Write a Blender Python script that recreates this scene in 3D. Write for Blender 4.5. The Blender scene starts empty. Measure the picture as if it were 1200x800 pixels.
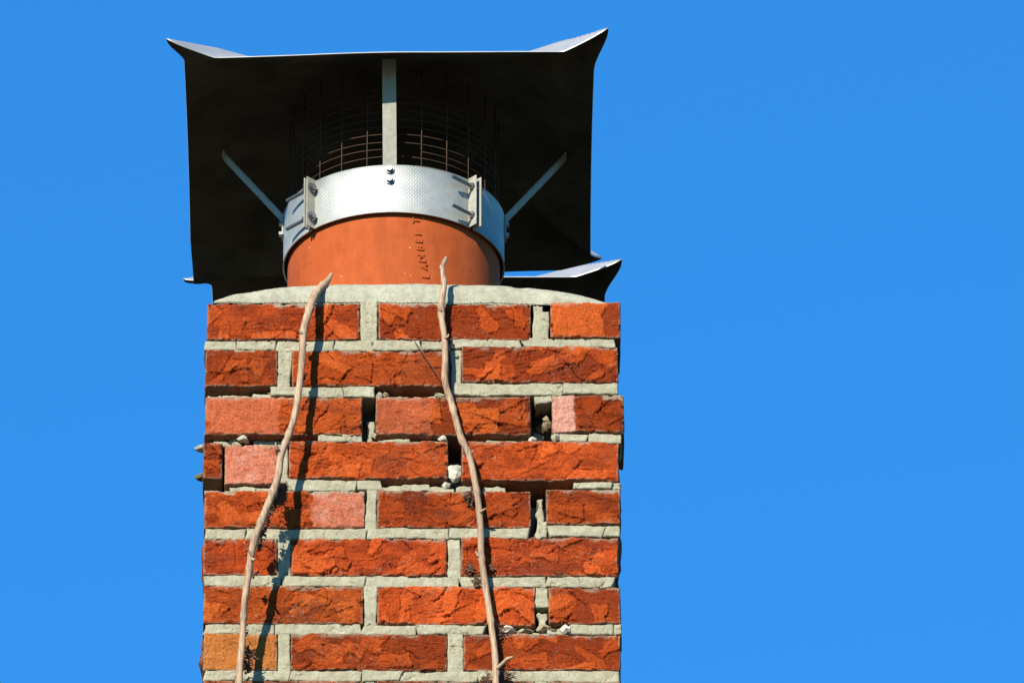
import bpy, bmesh, math, random
import numpy as np
from mathutils import Vector, Matrix

SC = bpy.context.scene
COL = SC.collection
random.seed(7)
RNG = np.random.default_rng(11)
R = math.radians

# ------------------------------------------------------------------ camera
ELEV, DIST, YAW = R(30.0), 20.0, R(0.55)
AIM = Vector((0.1507, 0.0, -0.0726))
VIEW = Vector((math.sin(YAW)*math.cos(ELEV), math.cos(YAW)*math.cos(ELEV), math.sin(ELEV)))
cam_d = bpy.data.cameras.new('camera')
cam = bpy.data.objects.new('camera', cam_d)
COL.objects.link(cam)
cam.location = AIM - VIEW*DIST
cam.rotation_euler = VIEW.to_track_quat('-Z', 'Y').to_euler()
cam_d.sensor_width = 36.0
FRAME_W = 1.572
cam_d.lens = 36.0*DIST/FRAME_W
cam_d.clip_start, cam_d.clip_end = 0.5, 8000.0
SC.camera = cam
_RIGHT = Vector((math.cos(YAW), -math.sin(YAW), 0))
_UP = _RIGHT.cross(VIEW)

def survey(px, py, y=0.0):
    """a reading taken off the photograph -> metres (x, y, z) on the vertical plane at depth y"""
    k = FRAME_W/1200.0
    d = VIEW*DIST + _RIGHT*((px-600)*k) + _UP*((400-py)*k)
    t = (y - cam.location.y)/d.y
    return cam.location + d*t

# ------------------------------------------------------------------ light
SUN_AZ, SUN_EL = R(25.0), R(28.0)          # azimuth to the left of the camera's back
S = Vector((-math.sin(SUN_AZ)*math.cos(SUN_EL), -math.cos(SUN_AZ)*math.cos(SUN_EL), math.sin(SUN_EL)))
w = bpy.data.worlds.new('World'); SC.world = w; w.use_nodes = True
nt = w.node_tree
bg = nt.nodes['Background']
sky = nt.nodes.new('ShaderNodeTexSky'); sky.sky_type = 'NISHITA'; sky.sun_disc = False
sky.sun_elevation = SUN_EL
sky.sun_rotation = math.atan2(S.x, S.y)
sky.altitude = 300; sky.air_density = 1.2; sky.dust_density = 0.0; sky.ozone_density = 8.0
tint = nt.nodes.new('ShaderNodeMix'); tint.data_type = 'RGBA'; tint.blend_type = 'MULTIPLY'; tint.inputs[0].default_value = 1.0
tint.clamp_result = False
tint.inputs[7].default_value = (0.165, 0.575, 0.745, 1)      # the deep polarised blue of the photograph, over the whole sky alike
nt.links.new(sky.outputs[0], tint.inputs[6])
nt.links.new(tint.outputs[2], bg.inputs['Color'])
bg.inputs['Strength'].default_value = 0.15
sl = bpy.data.lights.new('sun', 'SUN'); sl.energy = 5.0; sl.angle = R(0.53); sl.color = (1.0, 0.93, 0.80)
so = bpy.data.objects.new('sun', sl); COL.objects.link(so)
so.rotation_euler = (-S).to_track_quat('-Z', 'Y').to_euler()
so.location = S*30
SC.view_settings.view_transform = 'Standard'
SC.view_settings.look = 'None'
SC.view_settings.exposure = 1.05
SC.view_settings.gamma = 1.0

# ------------------------------------------------------------------ noise
def _hash(ix, iy, iz, seed):
    h = (ix.astype(np.uint64)*np.uint64(374761393) + iy.astype(np.uint64)*np.uint64(668265263)
         + iz.astype(np.uint64)*np.uint64(2147483647) + np.uint64(seed*974711 + 1013))
    h &= np.uint64(0xffffffff)
    h = ((h ^ (h >> np.uint64(13)))*np.uint64(1274126177)) & np.uint64(0xffffffff)
    h = ((h ^ (h >> np.uint64(16)))*np.uint64(2246822519)) & np.uint64(0xffffffff)
    h ^= h >> np.uint64(15)
    return (h & np.uint64(0xffffff)).astype(np.float64)/0xffffff

def vn(x, y, z=0.0, seed=0):
    """value noise in -1..1"""
    x, y = np.broadcast_arrays(np.asarray(x, float), np.asarray(y, float))
    z = np.broadcast_to(np.asarray(z, float), x.shape)
    x, y, z = x + 5000.0, y + 5000.0, z + 5000.0
    fx, fy, fz = np.floor(x), np.floor(y), np.floor(z)
    ix, iy, iz = fx.astype(np.int64), fy.astype(np.int64), fz.astype(np.int64)
    u, v, q = x-fx, y-fy, z-fz
    u, v, q = u*u*(3-2*u), v*v*(3-2*v), q*q*(3-2*q)
    def g(a, b, c): return _hash(ix+a, iy+b, iz+c, seed)
    def pl(c): return (g(0,0,c)*(1-u)+g(1,0,c)*u)*(1-v) + (g(0,1,c)*(1-u)+g(1,1,c)*u)*v
    return 2*(pl(0)*(1-q) + pl(1)*q) - 1

def fbm(x, y, z=0.0, seed=0, n=3):
    a, s, r = 1.0, 0.0, 0.0
    for k in range(n):
        f = 2.03**k
        r = r + a*vn(np.asarray(x)*f, np.asarray(y)*f, np.asarray(z)*f, seed+17*k); s += a; a *= 0.5
    return r/s

def sstep(a, b, x):
    t = np.clip((x-a)/(b-a), 0, 1)
    return t*t*(3-2*t)

# ------------------------------------------------------------------ object helpers
def mesh_np(name, V, F, smooth=True, col=None):
    me = bpy.data.meshes.new(name)
    V = np.asarray(V, np.float32)
    if isinstance(F, np.ndarray):
        nf, k = F.shape
        me.vertices.add(len(V)); me.vertices.foreach_set('co', V.ravel())
        me.loops.add(nf*k); me.loops.foreach_set('vertex_index', F.astype(np.int32).ravel())
        me.polygons.add(nf)
        me.polygons.foreach_set('loop_start', np.arange(0, nf*k, k, dtype=np.int32))
        me.polygons.foreach_set('loop_total', np.full(nf, k, np.int32))
        me.update(calc_edges=True)
    else:
        me.from_pydata([tuple(map(float, v)) for v in V], [], F)
    me.polygons.foreach_set('use_smooth', np.full(len(me.polygons), smooth))
    if col is not None:
        at = me.color_attributes.new('Col', 'FLOAT_COLOR', 'POINT')
        c = np.ones((len(V), 4), np.float32); c[:, :3] = col
        at.data.foreach_set('color', c.ravel())
    me.validate(); me.update()
    return me

def link(name, me, mat=None, parent=None, loc=(0, 0, 0)):
    o = bpy.data.objects.new(name, me); COL.objects.link(o)
    if mat is not None and me is not None and len(me.materials) == 0: me.materials.append(mat)
    o.location = loc
    if parent is not None: o.parent = parent
    return o

def tag(o, label=None, cat=None, group=None, kind=None):
    if label: o['label'] = label
    if cat: o['category'] = cat
    if group: o['group'] = group
    if kind: o['kind'] = kind
    return o

def empty(name, loc=(0, 0, 0)):
    o = bpy.data.objects.new(name, None); COL.objects.link(o); o.location = loc
    o.empty_display_size = 0.1
    return o

class MB:
    """collects shapes into one mesh"""
    def __init__(s): s.v, s.f = [], []
    def add(s, V, F):
        b = len(s.v); s.v += [tuple(map(float, p)) for p in V]; s.f += [tuple(i+b for i in f) for f in F]
    def box(s, M, sx, sy, sz, bev=0.0):
        bm = bmesh.new(); bmesh.ops.create_cube(bm, size=1.0)
        bmesh.ops.scale(bm, vec=(sx, sy, sz), verts=bm.verts)
        if bev: bmesh.ops.bevel(bm, geom=bm.edges[:], offset=bev, segments=2, profile=0.5, affect='EDGES')
        bm.verts.index_update()
        s.add([M @ v.co for v in bm.verts], [[v.index for v in f.verts] for f in bm.faces]); bm.free()
    def tube(s, pts, rad, n=8, cap=True, squash=None):
        pts = [Vector(p) for p in pts]; m = len(pts)
        rad = rad if hasattr(rad, '__len__') else [rad]*m
        V, F = [], []
        t0 = (pts[1]-pts[0]).normalized()
        a = t0.orthogonal().normalized()
        for i, p in enumerate(pts):
            t = (pts[min(i+1, m-1)]-pts[max(i-1, 0)]).normalized()
            a = (a - t*a.dot(t)).normalized(); b = t.cross(a)
            for k in range(n):
                an = 2*math.pi*k/n
                q = 1.0 if squash is None else squash(i, an)
                V.append(p + (a*math.cos(an) + b*math.sin(an))*rad[i]*q)
        for i in range(m-1):
            for k in range(n):
                F.append((i*n+k, i*n+(k+1) % n, (i+1)*n+(k+1) % n, (i+1)*n+k))
        if cap:
            F.append(tuple(range(n-1, -1, -1))); F.append(tuple((m-1)*n+k for k in range(n)))
        s.add(V, F)
    def mesh(s, name, smooth=False): return mesh_np(name, s.v, s.f, smooth)

def autosmooth(me, deg=35):
    bm = bmesh.new(); bm.from_mesh(me)
    for e in bm.edges:
        e.smooth = not (len(e.link_faces) == 2 and e.calc_face_angle(0) > R(deg))
    for f in bm.faces: f.smooth = True
    bm.to_mesh(me); bm.free()
    return me

# ------------------------------------------------------------------ materials
def mat(name):
    m = bpy.data.materials.new(name); m.use_nodes = True
    n = m.node_tree.nodes; return m, n, m.node_tree.links, n['Principled BSDF']

def noise_node(n, l, scale, detail=4, rough=0.6, coord='Object', stretch=None):
    tc = n.new('ShaderNodeTexCoord'); t = n.new('ShaderNodeTexNoise')
    t.inputs['Scale'].default_value = scale; t.inputs['Detail'].default_value = detail
    t.inputs['Roughness'].default_value = rough
    src = tc.outputs[coord]
    if stretch:
        mp = n.new('ShaderNodeMapping'); mp.inputs['Scale'].default_value = stretch
        l.new(src, mp.inputs['Vector']); src = mp.outputs[0]
    l.new(src, t.inputs['Vector']); return t

def ramp(n, l, src, stops):
    r = n.new('ShaderNodeValToRGB'); e = r.color_ramp.elements
    while len(e) < len(stops): e.new(0.5)
    for i, (p, c) in enumerate(stops):
        e[i].position = p; e[i].color = (*c, 1) if len(c) == 3 else c
    l.new(src, r.inputs[0]); return r

def mixc(n, l, fac, a, b, mode='MIX'):
    m = n.new('ShaderNodeMix'); m.data_type = 'RGBA'; m.blend_type = mode
    for sock, v in ((m.inputs[0], fac), (m.inputs[6], a), (m.inputs[7], b)):
        if hasattr(v, 'links') or hasattr(v, 'is_linked'): l.new(v, sock)
        elif isinstance(v, (int, float)): sock.default_value = v
        else: sock.default_value = (*v, 1)
    return m.outputs[2]

def bump(n, l, bs, h, strength, dist, prev=None):
    b = n.new('ShaderNodeBump'); b.inputs['Strength'].default_value = strength; b.inputs['Distance'].default_value = dist
    l.new(h, b.inputs['Height'])
    if prev is not None: l.new(prev.outputs[0], b.inputs['Normal'])
    l.new(b.outputs[0], bs.inputs['Normal']); return b

def masonry(name, dark, light, b1, b2):
    m, n, l, p = mat(name)
    at = n.new('ShaderNodeAttribute'); at.attribute_name = 'Col'
    a = noise_node(n, l, 420, 6, 0.7); c = noise_node(n, l, 90, 4, 0.65)
    r1 = ramp(n, l, a.outputs[0], [(0.3, dark), (0.52, (1, 1, 1)), (0.75, light)])
    r2 = ramp(n, l, c.outputs[0], [(0.3, (0.74, 0.70, 0.68)), (0.6, (1.08, 1.08, 1.08))])
    x = mixc(n, l, 1.0, at.outputs['Color'], r1.outputs[0], 'MULTIPLY')
    x = mixc(n, l, 0.8, x, r2.outputs[0], 'MULTIPLY')
    l.new(x, p.inputs['Base Color'])
    p.inputs['Roughness'].default_value = 0.95; p.inputs['Specular IOR Level'].default_value = 0.04
    q = bump(n, l, p, c.outputs[0], b1, 0.002)
    bump(n, l, p, a.outputs[0], b2, 0.0012, q)
    return m
M_BRICK = masonry('fired_clay_brick', (0.38, 0.32, 0.30), (1.25, 1.32, 1.4), 0.6, 0.9)
M_MORTAR = masonry('lime_mortar', (0.66, 0.66, 0.61), (1.12, 1.12, 1.09), 0.30, 0.55)

def simple(name, colour, rough, metal=0.0, scale=60, vary=0.25, bs=0.0, bd=0.001, stretch=None, spec=0.5):
    m, n, l, p = mat(name)
    a = noise_node(n, l, scale, 5, 0.65, stretch=stretch)
    r = ramp(n, l, a.outputs[0], [(0.3, tuple(c*(1-vary) for c in colour)), (0.7, tuple(min(1, c*(1+vary)) for c in colour))])
    l.new(r.outputs[0], p.inputs['Base Color'])
    p.inputs['Roughness'].default_value = rough; p.inputs['Metallic'].default_value = metal
    p.inputs['Specular IOR Level'].default_value = spec
    if bs: bump(n, l, p, a.outputs[0], bs, bd)
    return m
M_CLAY = simple('terracotta_pot', (0.272, 0.055, 0.0125), 0.8, scale=45, vary=0.10, bs=0.25, bd=0.0015, spec=0.12)
n_, l_, p_ = M_CLAY.node_tree.nodes, M_CLAY.node_tree.links, M_CLAY.node_tree.nodes['Principled BSDF']
_base = p_.inputs['Base Color'].links[0].from_socket
_sp = ramp(n_, l_, noise_node(n_, l_, 210, 2, 0.5).outputs[0], [(0.735, (0, 0, 0)), (0.76, (1, 1, 1))])
_st = ramp(n_, l_, noise_node(n_, l_, 1.0, 5, 0.65, stretch=(38, 38, 7)).outputs[0], [(0.35, (0.84, 0.80, 0.77)), (0.62, (1.08, 1.10, 1.14))])
_c = mixc(n_, l_, 0.75, _base, _st.outputs[0], 'MULTIPLY')
l_.new(mixc(n_, l_, _sp.outputs[0], _c, (0.42, 0.30, 0.20)), p_.inputs['Base Color'])
M_HOOD = simple('dull_zinc_sheet', (0.38, 0.38, 0.37), 0.42, 0.5, scale=14, vary=0.18)
M_HOOD_SHADE = simple('shaded_sheet_underside', (0.033, 0.028, 0.020), 0.8, 0.0, scale=9, vary=0.65, spec=0.15)  # hood underside's shade put into the colour, near-black against the zinc top
M_STRUT = simple('galvanised_strip', (0.245, 0.238, 0.195), 0.65, 0.0, scale=120, vary=0.18, bs=0.1, spec=0.15)
M_STEEL = simple('bolt_steel', (0.20, 0.20, 0.195), 0.35, 0.85, scale=200, vary=0.2)
M_WIRE = simple('rusty_wire', (0.050, 0.031, 0.020), 0.85, 0.0, scale=150, vary=0.35, spec=0.1)
M_ROOT = simple('dry_rootlets', (0.09, 0.04, 0.02), 0.9, scale=200, vary=0.4)
M_TWIG = simple('dry_twig', (0.27, 0.185, 0.11), 0.8, scale=200, vary=0.25)
M_STRAW = simple('brown_stalk', (0.055, 0.026, 0.012), 0.8, scale=200, vary=0.25)
M_SHAFT = simple('brick_shaft', (0.33, 0.10, 0.05), 0.9, scale=8, vary=0.3)
M_FIELD = simple('grass_ground', (0.036, 0.042, 0.018), 0.95, scale=0.4, vary=0.4)

def band_mat():
    m, n, l, p = mat('dimpled_aluminium')
    uv = n.new('ShaderNodeUVMap'); uv.uv_map = 'UVMap'
    mp = n.new('ShaderNodeMapping'); l.new(uv.outputs[0], mp.inputs[0])
    mp.inputs['Scale'].default_value = (1/0.0052, 1/0.0034, 1)
    br = n.new('ShaderNodeTexBrick'); l.new(mp.outputs[0], br.inputs['Vector'])
    br.inputs['Scale'].default_value = 1.0; br.inputs['Mortar Size'].default_value = 0.16
    br.inputs['Mortar Smooth'].default_value = 0.9
    br.inputs['Brick Width'].default_value = 1.0; br.inputs['Row Height'].default_value = 1.0
    a = noise_node(n, l, 30, 4, 0.6)
    r = ramp(n, l, a.outputs[0], [(0.3, (0.27, 0.28, 0.26)), (0.7, (0.34, 0.345, 0.32))])
    rr = ramp(n, l, a.outputs[0], [(0.3, (0.48,)*3), (0.7, (0.58,)*3)])
    l.new(r.outputs[0], p.inputs['Base Color']); l.new(rr.outputs[0], p.inputs['Roughness'])
    p.inputs['Metallic'].default_value = 0.5
    bump(n, l, p, br.outputs['Fac'], 0.26, 0.0010)
    return m
M_BAND = band_mat()

def bark_mat():
    m, n, l, p = mat('pale_dry_bark')
    uv = n.new('ShaderNodeUVMap'); uv.uv_map = 'UVMap'
    tc = n.new('ShaderNodeTexCoord')
    mp = n.new('ShaderNodeMapping'); l.new(tc.outputs['Object'], mp.inputs[0]); mp.inputs['Scale'].default_value = (420, 420, 45)
    t = n.new('ShaderNodeTexNoise'); t.inputs['Scale'].default_value = 1; t.inputs['Detail'].default_value = 5; l.new(mp.outputs[0], t.inputs['Vector'])
    b = noise_node(n, l, 24, 4, 0.6)
    r = ramp(n, l, t.outputs[0], [(0.25, (0.11, 0.066, 0.038)), (0.46, (0.27, 0.187, 0.118)), (0.74, (0.37, 0.275, 0.185))])
    r2 = ramp(n, l, b.outputs[0], [(0.35, (0.74, 0.70, 0.70)), (0.6, (1.1, 1.08, 1.05))])
    x = mixc(n, l, 1.0, r.outputs[0], r2.outputs[0], 'MULTIPLY')
    l.new(x, p.inputs['Base Color']); p.inputs['Roughness'].default_value = 0.75; p.inputs['Specular IOR Level'].default_value = 0.25
    bump(n, l, p, t.outputs[0], 0.5, 0.0012)
    return m
M_BARK = bark_mat()

# ------------------------------------------------------------------ ground, far below the frame
GROUND_Z = -11.7
gm = bmesh.new(); bmesh.ops.create_circle(gm, cap_ends=True, segments=64, radius=3500)
me = bpy.data.meshes.new('ground'); gm.to_mesh(me); gm.free()
g = link('ground', me, M_FIELD, None, (0, 0, GROUND_Z)); tag(g, 'dark grassy ground below the chimney', None, kind='structure')

# ------------------------------------------------------------------ the brick chimney
XL, XR, DEPTH = -0.3185, 0.3170, 1.36
BASE = Vector(((XL+XR)/2, DEPTH/2, GROUND_Z))
chimney = empty('brick_chimney', BASE)
tag(chimney, 'weathered red brick chimney stack with crumbling pale mortar joints', 'chimney')

FRESH = np.array((0.2335, 0.0381, 0.0071)); BRIGHT = np.array((0.3251, 0.0619, 0.0125)); SKIN = np.array((0.1336, 0.0215, 0.0056))
DARKS = np.array((0.0810, 0.0200, 0.0096)); SALMON = np.array((0.3145, 0.0786, 0.0333)); PINK = np.array((0.3527, 0.1716, 0.1239))
OCHRE = np.array((0.2955, 0.1073, 0.0262)); LIME = np.array((0.2383, 0.2050, 0.1477)); MORT = np.array((0.258, 0.244, 0.172))
ROSE = np.array((0.3336, 0.1073, 0.0619))
KEY = dict(rose=ROSE, bright=BRIGHT, salmon=SALMON, pink=PINK, ochre=OCHRE, dark=DARKS, fresh=FRESH, skin=SKIN)

def grid_faces(nx, nz):
    i, j = np.meshgrid(np.arange(nx-1), np.arange(nz-1), indexing='ij')
    a = i*nz+j
    return np.stack([a, a+nz, a+nz+1, a+1], -1).reshape(-1, 4)

def slab(w_, h, depth, nx, nz, Yfn, outline, seed, inset=0.0):
    """front relief (towards -y) with a ragged outline and returns going back into the wall; local origin at lower left"""
    s, t = np.meshgrid(np.linspace(0, 1, nx), np.linspace(0, 1, nz), indexing='ij')
    zs, xs = np.linspace(0, 1, nz)*h, np.linspace(0, 1, nx)*w_
    wv = 0.7*outline
    L = outline*fbm(zs/0.012, 0*zs, 1.3, seed+1, 3); Rr = w_ + outline*fbm(zs/0.012, 0*zs, 7.7, seed+2, 3)
    B = outline*fbm(xs/0.011, 0*xs, 3.1, seed+3, 4) + wv*vn(xs/0.045, 0*xs, 2, seed+5); T = h + outline*fbm(xs/0.011, 0*xs, 9.4, seed+4, 4) + wv*vn(xs/0.045, 0*xs, 6, seed+6)
    rs = np.random.default_rng(seed+77).normal(0, 0.22, 2)*(outline > 0.0018)*(1.0 if w_ > h else 0.12)
    L = L + rs[0]*(zs-h/2); Rr = Rr + rs[1]*(zs-h/2)
    x = L[None, :]*(1-s) + Rr[None, :]*s
    z = B[:, None]*(1-t) + T[:, None]*t
    e = np.minimum(np.minimum(s, 1-s)*w_, np.minimum(t, 1-t)*h)
    y, col = Yfn(s*w_, t*h, e)
    V = np.stack([x, y, z], -1).reshape(-1, 3); C = col.reshape(-1, 3)
    F = [grid_faces(nx, nz)]
    idx = np.arange(nx*nz).reshape(nx, nz)
    ring = np.concatenate([idx[:, 0], idx[-1, 1:], idx[-2::-1, -1], idx[0, -2:0:-1]])
    m = len(ring); base = V[ring]; bc = C[ring]; prev = ring
    cx, cz = w_/2, h/2
    Vs, Cs = [V], [C]; off = len(V)
    for k, dy in enumerate((0.004, 0.010, 0.022, 0.045, depth)):
        q = base.copy(); q[:, 1] = np.maximum(base[:, 1], 0) + dy
        nn = 0.0007*(0.4+0.6*min(k, 3))*vn(np.arange(m)*0.35, np.full(m, k*1.7), 0.0, seed+40)
        q[:, 0] += np.sign(q[:, 0]-cx)*(nn - inset*min(k, 2)*0.5); q[:, 2] += np.sign(q[:, 2]-cz)*(nn - inset*min(k, 2)*0.5)
        Vs.append(q); Cs.append(bc*(0.94 + 0.12*(RNG.random((m, 1)))))
        cur = off + np.arange(m); off += m
        F.append(np.stack([prev, cur, np.roll(cur, -1), np.roll(prev, -1)], -1)); prev = cur
    return np.concatenate(Vs), np.concatenate(F)[:, ::-1], np.concatenate(Cs)

def brick_relief(w_, h, seed, patches=(), tone=0.0, relief=1.0, limetop=0.5, strips=()):
    """weathered hand-made brick: a grainy skin, torn clay folds standing proud of it, thin cracks, worn arrises"""
    rg = np.random.default_rng(seed)
    npl = max(2, int(w_*h/(0.044*0.028)*rg.uniform(0.6, 1.3)))
    main = rg.normal(0.0, 0.5)
    plates = []
    for _ in range(npl):
        plates.append((rg.random()*w_, rg.random()*h, main + rg.normal(0, 0.65) + (1.2 if rg.random() < 0.2 else 0), rg.uniform(0.012, 0.034), rg.uniform(0.006, 0.015),
                       rg.uniform(0.0012, 0.0034)*relief, rg.normal(0, 0.045), rg.normal(0, 0.09), rg.uniform(-0.35, 1.25), rg.integers(1, 9999)))
    cracks = []
    for _ in range(rg.integers(3, 7)):
        cracks.append((rg.random()*w_, rg.random()*h, rg.normal(0.0, 0.55) + (0.9 if rg.random() < 0.25 else 0), rg.uniform(0.010, 0.035), rg.uniform(0.00035, 0.0008), rg.uniform(0.002, 0.0045), rg.integers(1, 9999)))
    base_tone = rg.normal(0, 0.22) + tone; grain_dir = rg.normal(0, 0.12); burnt = rg.uniform(0.25, 1.0)
    warm = rg.normal(1.0, 0.03, 3)*rg.normal(1.0, 0.10)
    def Y(x, z, e):
        wx = 0.0045*fbm(x/0.014, z/0.010, 0, seed, 4); wz = 0.0038*fbm(x/0.014, z/0.010, 5, seed+5, 4)
        gu = x*math.cos(grain_dir) + z*math.sin(grain_dir); gv = -x*math.sin(grain_dir) + z*math.cos(grain_dir)
        ridg = lambda u, v, k, sd: np.clip(1-np.abs(vn(u, v, k, sd)), 0, 1)
        r = 0.0010*fbm(x/0.045, z/0.03, 2, seed+3, 2)
        r = r + 0.00070*fbm(gu/0.010, gv/0.0030, 1, seed+6, 3)
        fine = ridg(gu/0.013 + 0.6*vn(x/0.005, z/0.004, 1, seed+10), gv/0.0044, 3, seed+11)**7
        r = r - 0.0026*fine*sstep(-0.35, 0.25, vn(x/0.035, z/0.02, 2, seed+14))*relief
        t = 0.74 - base_tone + 0.55*fbm(x/0.03, z/0.015, 2, seed+21, 4) + 0.25*fbm(gu/0.012, gv/0.003, 4, seed+22, 2)
        for (px, pz, th, a, b, hh, t1, t2, bright, sd) in plates:
            c, s_ = math.cos(th), math.sin(th)
            u = (x+wx-px)*c + (z+wz-pz)*s_; v = -(x+wx-px)*s_ + (z+wz-pz)*c
            taper = 1 + 0.35*u/a
            d = np.maximum(np.abs(u)-a, np.abs(v)-b*taper) + 0.0016*vn(x/0.006, z/0.006, 1, sd)
            m_ = 1-sstep(-0.0005, 0.0006, d)
            lift = hh + t1*u + t2*v + 0.0004*vn(u/0.016, v/0.0018, 3, sd) - 0.0010*ridg(u/0.022, v/0.0040, 5, sd+1)**8
            lift = np.clip(lift, -0.0008, 0.0034)
            rim = (1-sstep(0.0, 0.0011, np.abs(d)))*sstep(-0.3, 0.3, vn(x/0.012, z/0.012, 2, sd+3))
            r = r*(1-m_) + (0.4*r + lift)*m_ - 0.0030*rim*relief*(d > -0.0002)
            t = t*(1-0.8*m_) + (0.42 - 0.38*bright + 0.12*vn(u/0.02, v/0.0025, 2, sd+5))*0.8*m_
        for (px, pz, th, ln, wd, dp, sd) in cracks:
            c, s_ = math.cos(th), math.sin(th)
            u = (x-px)*c + (z-pz)*s_; v = -(x-px)*s_ + (z-pz)*c + 0.0032*fbm(u/0.010, 0*u, 1, sd, 4)
            k = (1-sstep(wd*0.5, wd*1.6, np.abs(v)))*(1-sstep(ln*0.6, ln, np.abs(u)))
            r = r - dp*k*relief + 0.0007*relief*sstep(0, 0.0035, v)*(1-sstep(0.0035, 0.010, v))*(1-sstep(ln*0.5, ln, np.abs(u)))
        pit = vn(x/0.0050, z/0.0040, 4, seed+8); r = r - 0.0015*sstep(0.55, 0.9, pit)
        t = np.clip(t, 0, 1)
        mid = FRESH*0.55 + SKIN*0.45
        k1 = sstep(0.0, 0.42, t)[..., None]; k2 = sstep(0.42, 0.95, t)[..., None]
        col = (BRIGHT*(1-k1) + (FRESH*0.8+mid*0.2)*k1)*(1-k2) + SKIN*k2
        weath = (sstep(0.05, 0.6, fbm(x/0.05, z/0.028, 0, seed+31, 4))*burnt)[..., None]
        col = (col*(1-0.8*weath) + DARKS*(0.8*weath))*warm
        sm = np.zeros_like(x)
        for (x0, x1, key, k2_) in patches:
            jag = 0.0110*fbm(z/0.020, x/0.022, 1, seed+50, 4)
            wgt = sstep(x0-0.0020, x0+0.0020, x+jag)*(1-sstep(x1-0.0020, x1+0.0020, x+jag))*k2_
            sm = np.maximum(sm, wgt)
            pc = KEY[key]*(1+0.16*fbm(x/0.02, z/0.02, 3, seed+60, 4))[..., None]
            if key in ('rose', 'pink'):
                wl = sstep(0.0, 0.6, fbm(x/0.020, z/0.014, 6, seed+61, 4))[..., None]*0.6
                pc = pc*(1-wl) + PINK*1.05*wl
                fl = sstep(0.25, 0.6, fbm(x/0.016, z/0.012, 9, seed+62, 4))[..., None]*0.5
                pc = pc*(1-fl) + FRESH*fl
            col = col*(1-wgt[..., None]) + pc*wgt[..., None]
        flat = 0.0006*fbm(x/0.008, z/0.006, 0, seed+70, 3) + 0.0012*fbm(x/0.03, z/0.03, 0, seed+71, 2) - 0.0014*ridg(x/0.018, z/0.012, 3, seed+72)**14
        r = r*(1-0.88*sm) + flat*sm + 0.0010*sm
        # worn arrises
        er = 0.0014 + 0.0014*fbm(x/0.012, z/0.012, 4, seed+80, 2)
        q = np.clip(1-e/er, 0, 1); r = r*(1-q) - 0.0024*q*q
        r = r - 0.0040*(1-sstep(0, 0.006, e))*sstep(0.3, 0.6, vn(x/0.009, z/0.009, 9, seed+81))
        # mortar smeared along the top edge and here and there round the rim
        up = (1-sstep(0.0015, 0.0085, (h-z) + 0.007*fbm(x/0.012, z/0.006, 2, seed+90, 4)))
        lm = np.clip(up*sstep(-0.25, 0.25, vn(x/0.03, 0*x, 2, seed+91))*limetop*1.3, 0, 1)
        rimm = (1-sstep(0.0006, 0.0034, e + 0.0030*fbm(x/0.008, z/0.008, 3, seed+92, 3)))*0.5
        k = np.maximum(lm, rimm)[..., None]*0.85
        col = col*(1-k) + LIME*k
        spk = sstep(0.58, 0.70, vn(x/0.0036, z/0.0030, 3, seed+95))*sstep(0.0, 0.6, vn(x/0.05, z/0.03, 3, seed+96))*0.22
        col = col*(1-spk[..., None]) + LIME*spk[..., None]
        return -r, np.clip(col, 0.004, 0.95)
    return Y

def put(name, V, F, C, m, loc, parent=None):
    pr = chimney if parent is None else parent
    me = mesh_np(name, V, F, True, C)
    o = link(name, me, m, pr, Vector(loc) - pr.location)
    return o

def front_brick(px0, px1, py0, py1, patches=(), tone=0.0, proud=0.0, lime=0.5, relief=1.0, res=0.00115, label=None):
    a = survey(px0, py1); b = survey(px1, py0)
    w_, h = b.x-a.x, b.z-a.z
    seed = int(px0*7+py0*13) % 100000
    k = FRAME_W/1200.0
    pt = [((p0-px0)*k, (p1-px0)*k, key, st) for p0, p1, key, st in patches]
    nx, nz = max(6, int(w_/res)), max(6, int(h/res))
    V, F, C = slab(w_, h, 0.108, nx, nz, brick_relief(w_, h, seed, pt, tone, relief, lime), 0.0013, seed)
    o = put('brick', V, F, C, M_BRICK, (a.x, -proud, a.z))
    if label: o['label'] = label
    return o

ROWS = [(356, 398), (408, 451), (465, 510), (518, 562), (575, 618), (631, 674), (686.5, 730), (742, 786), (798, 840), (852, 894), (906, 948)]
FB = front_brick
# rows read off the photograph, top to bottom
FB(242.5, 422, 356, 398, tone=-0.05, lime=1.0)
FB(443, 622, 356, 398, tone=-0.22, lime=0.9)
FB(645, 727, 354, 396, [(646, 708, 'bright', 0.95)], proud=0.002, label='bright orange header brick at the top right corner')
FB(240, 325, 409, 452, tone=0.15, lime=0.9)
FB(342, 527, 411, 452, [(470, 527, 'dark', 0.35)], tone=0.0)
FB(541, 724, 406, 448, tone=-0.12, relief=1.2)
FB(240, 425, 466, 510, [(240, 326, 'salmon', 0.85)], tone=0.25, proud=0.002)
FB(440, 622, 465, 509, [(441, 505, 'salmon', 0.55)], tone=-0.02)
FB(647, 731, 463, 507, [(645, 674, 'pink', 1.0)], tone=0.1, lime=0.9, proud=0.001, label='brick with a pale pink broken left end')
FB(238, 261, 518, 561, tone=0.05, lime=0.8, label='narrow broken brick end at the left corner')
FB(263, 326, 520, 566, [(258, 330, 'rose', 1.0)], tone=0.2, proud=-0.003, label='pale salmon smooth brick half')
FB(338.5, 525, 517, 561, tone=0.05)
FB(541, 725, 517, 562, tone=0.15, relief=0.7)
FB(239, 428, 575, 618, [(366, 428, 'rose', 0.85)], tone=0.08, lime=0.9)
FB(441.5, 622, 575, 618, tone=0.02, relief=1.1)
FB(640, 727, 573.5, 614, tone=0.12, lime=1.0)
FB(238, 325, 631, 673, tone=0.08)
FB(341, 524, 631, 674, tone=-0.02, relief=1.2)
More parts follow.
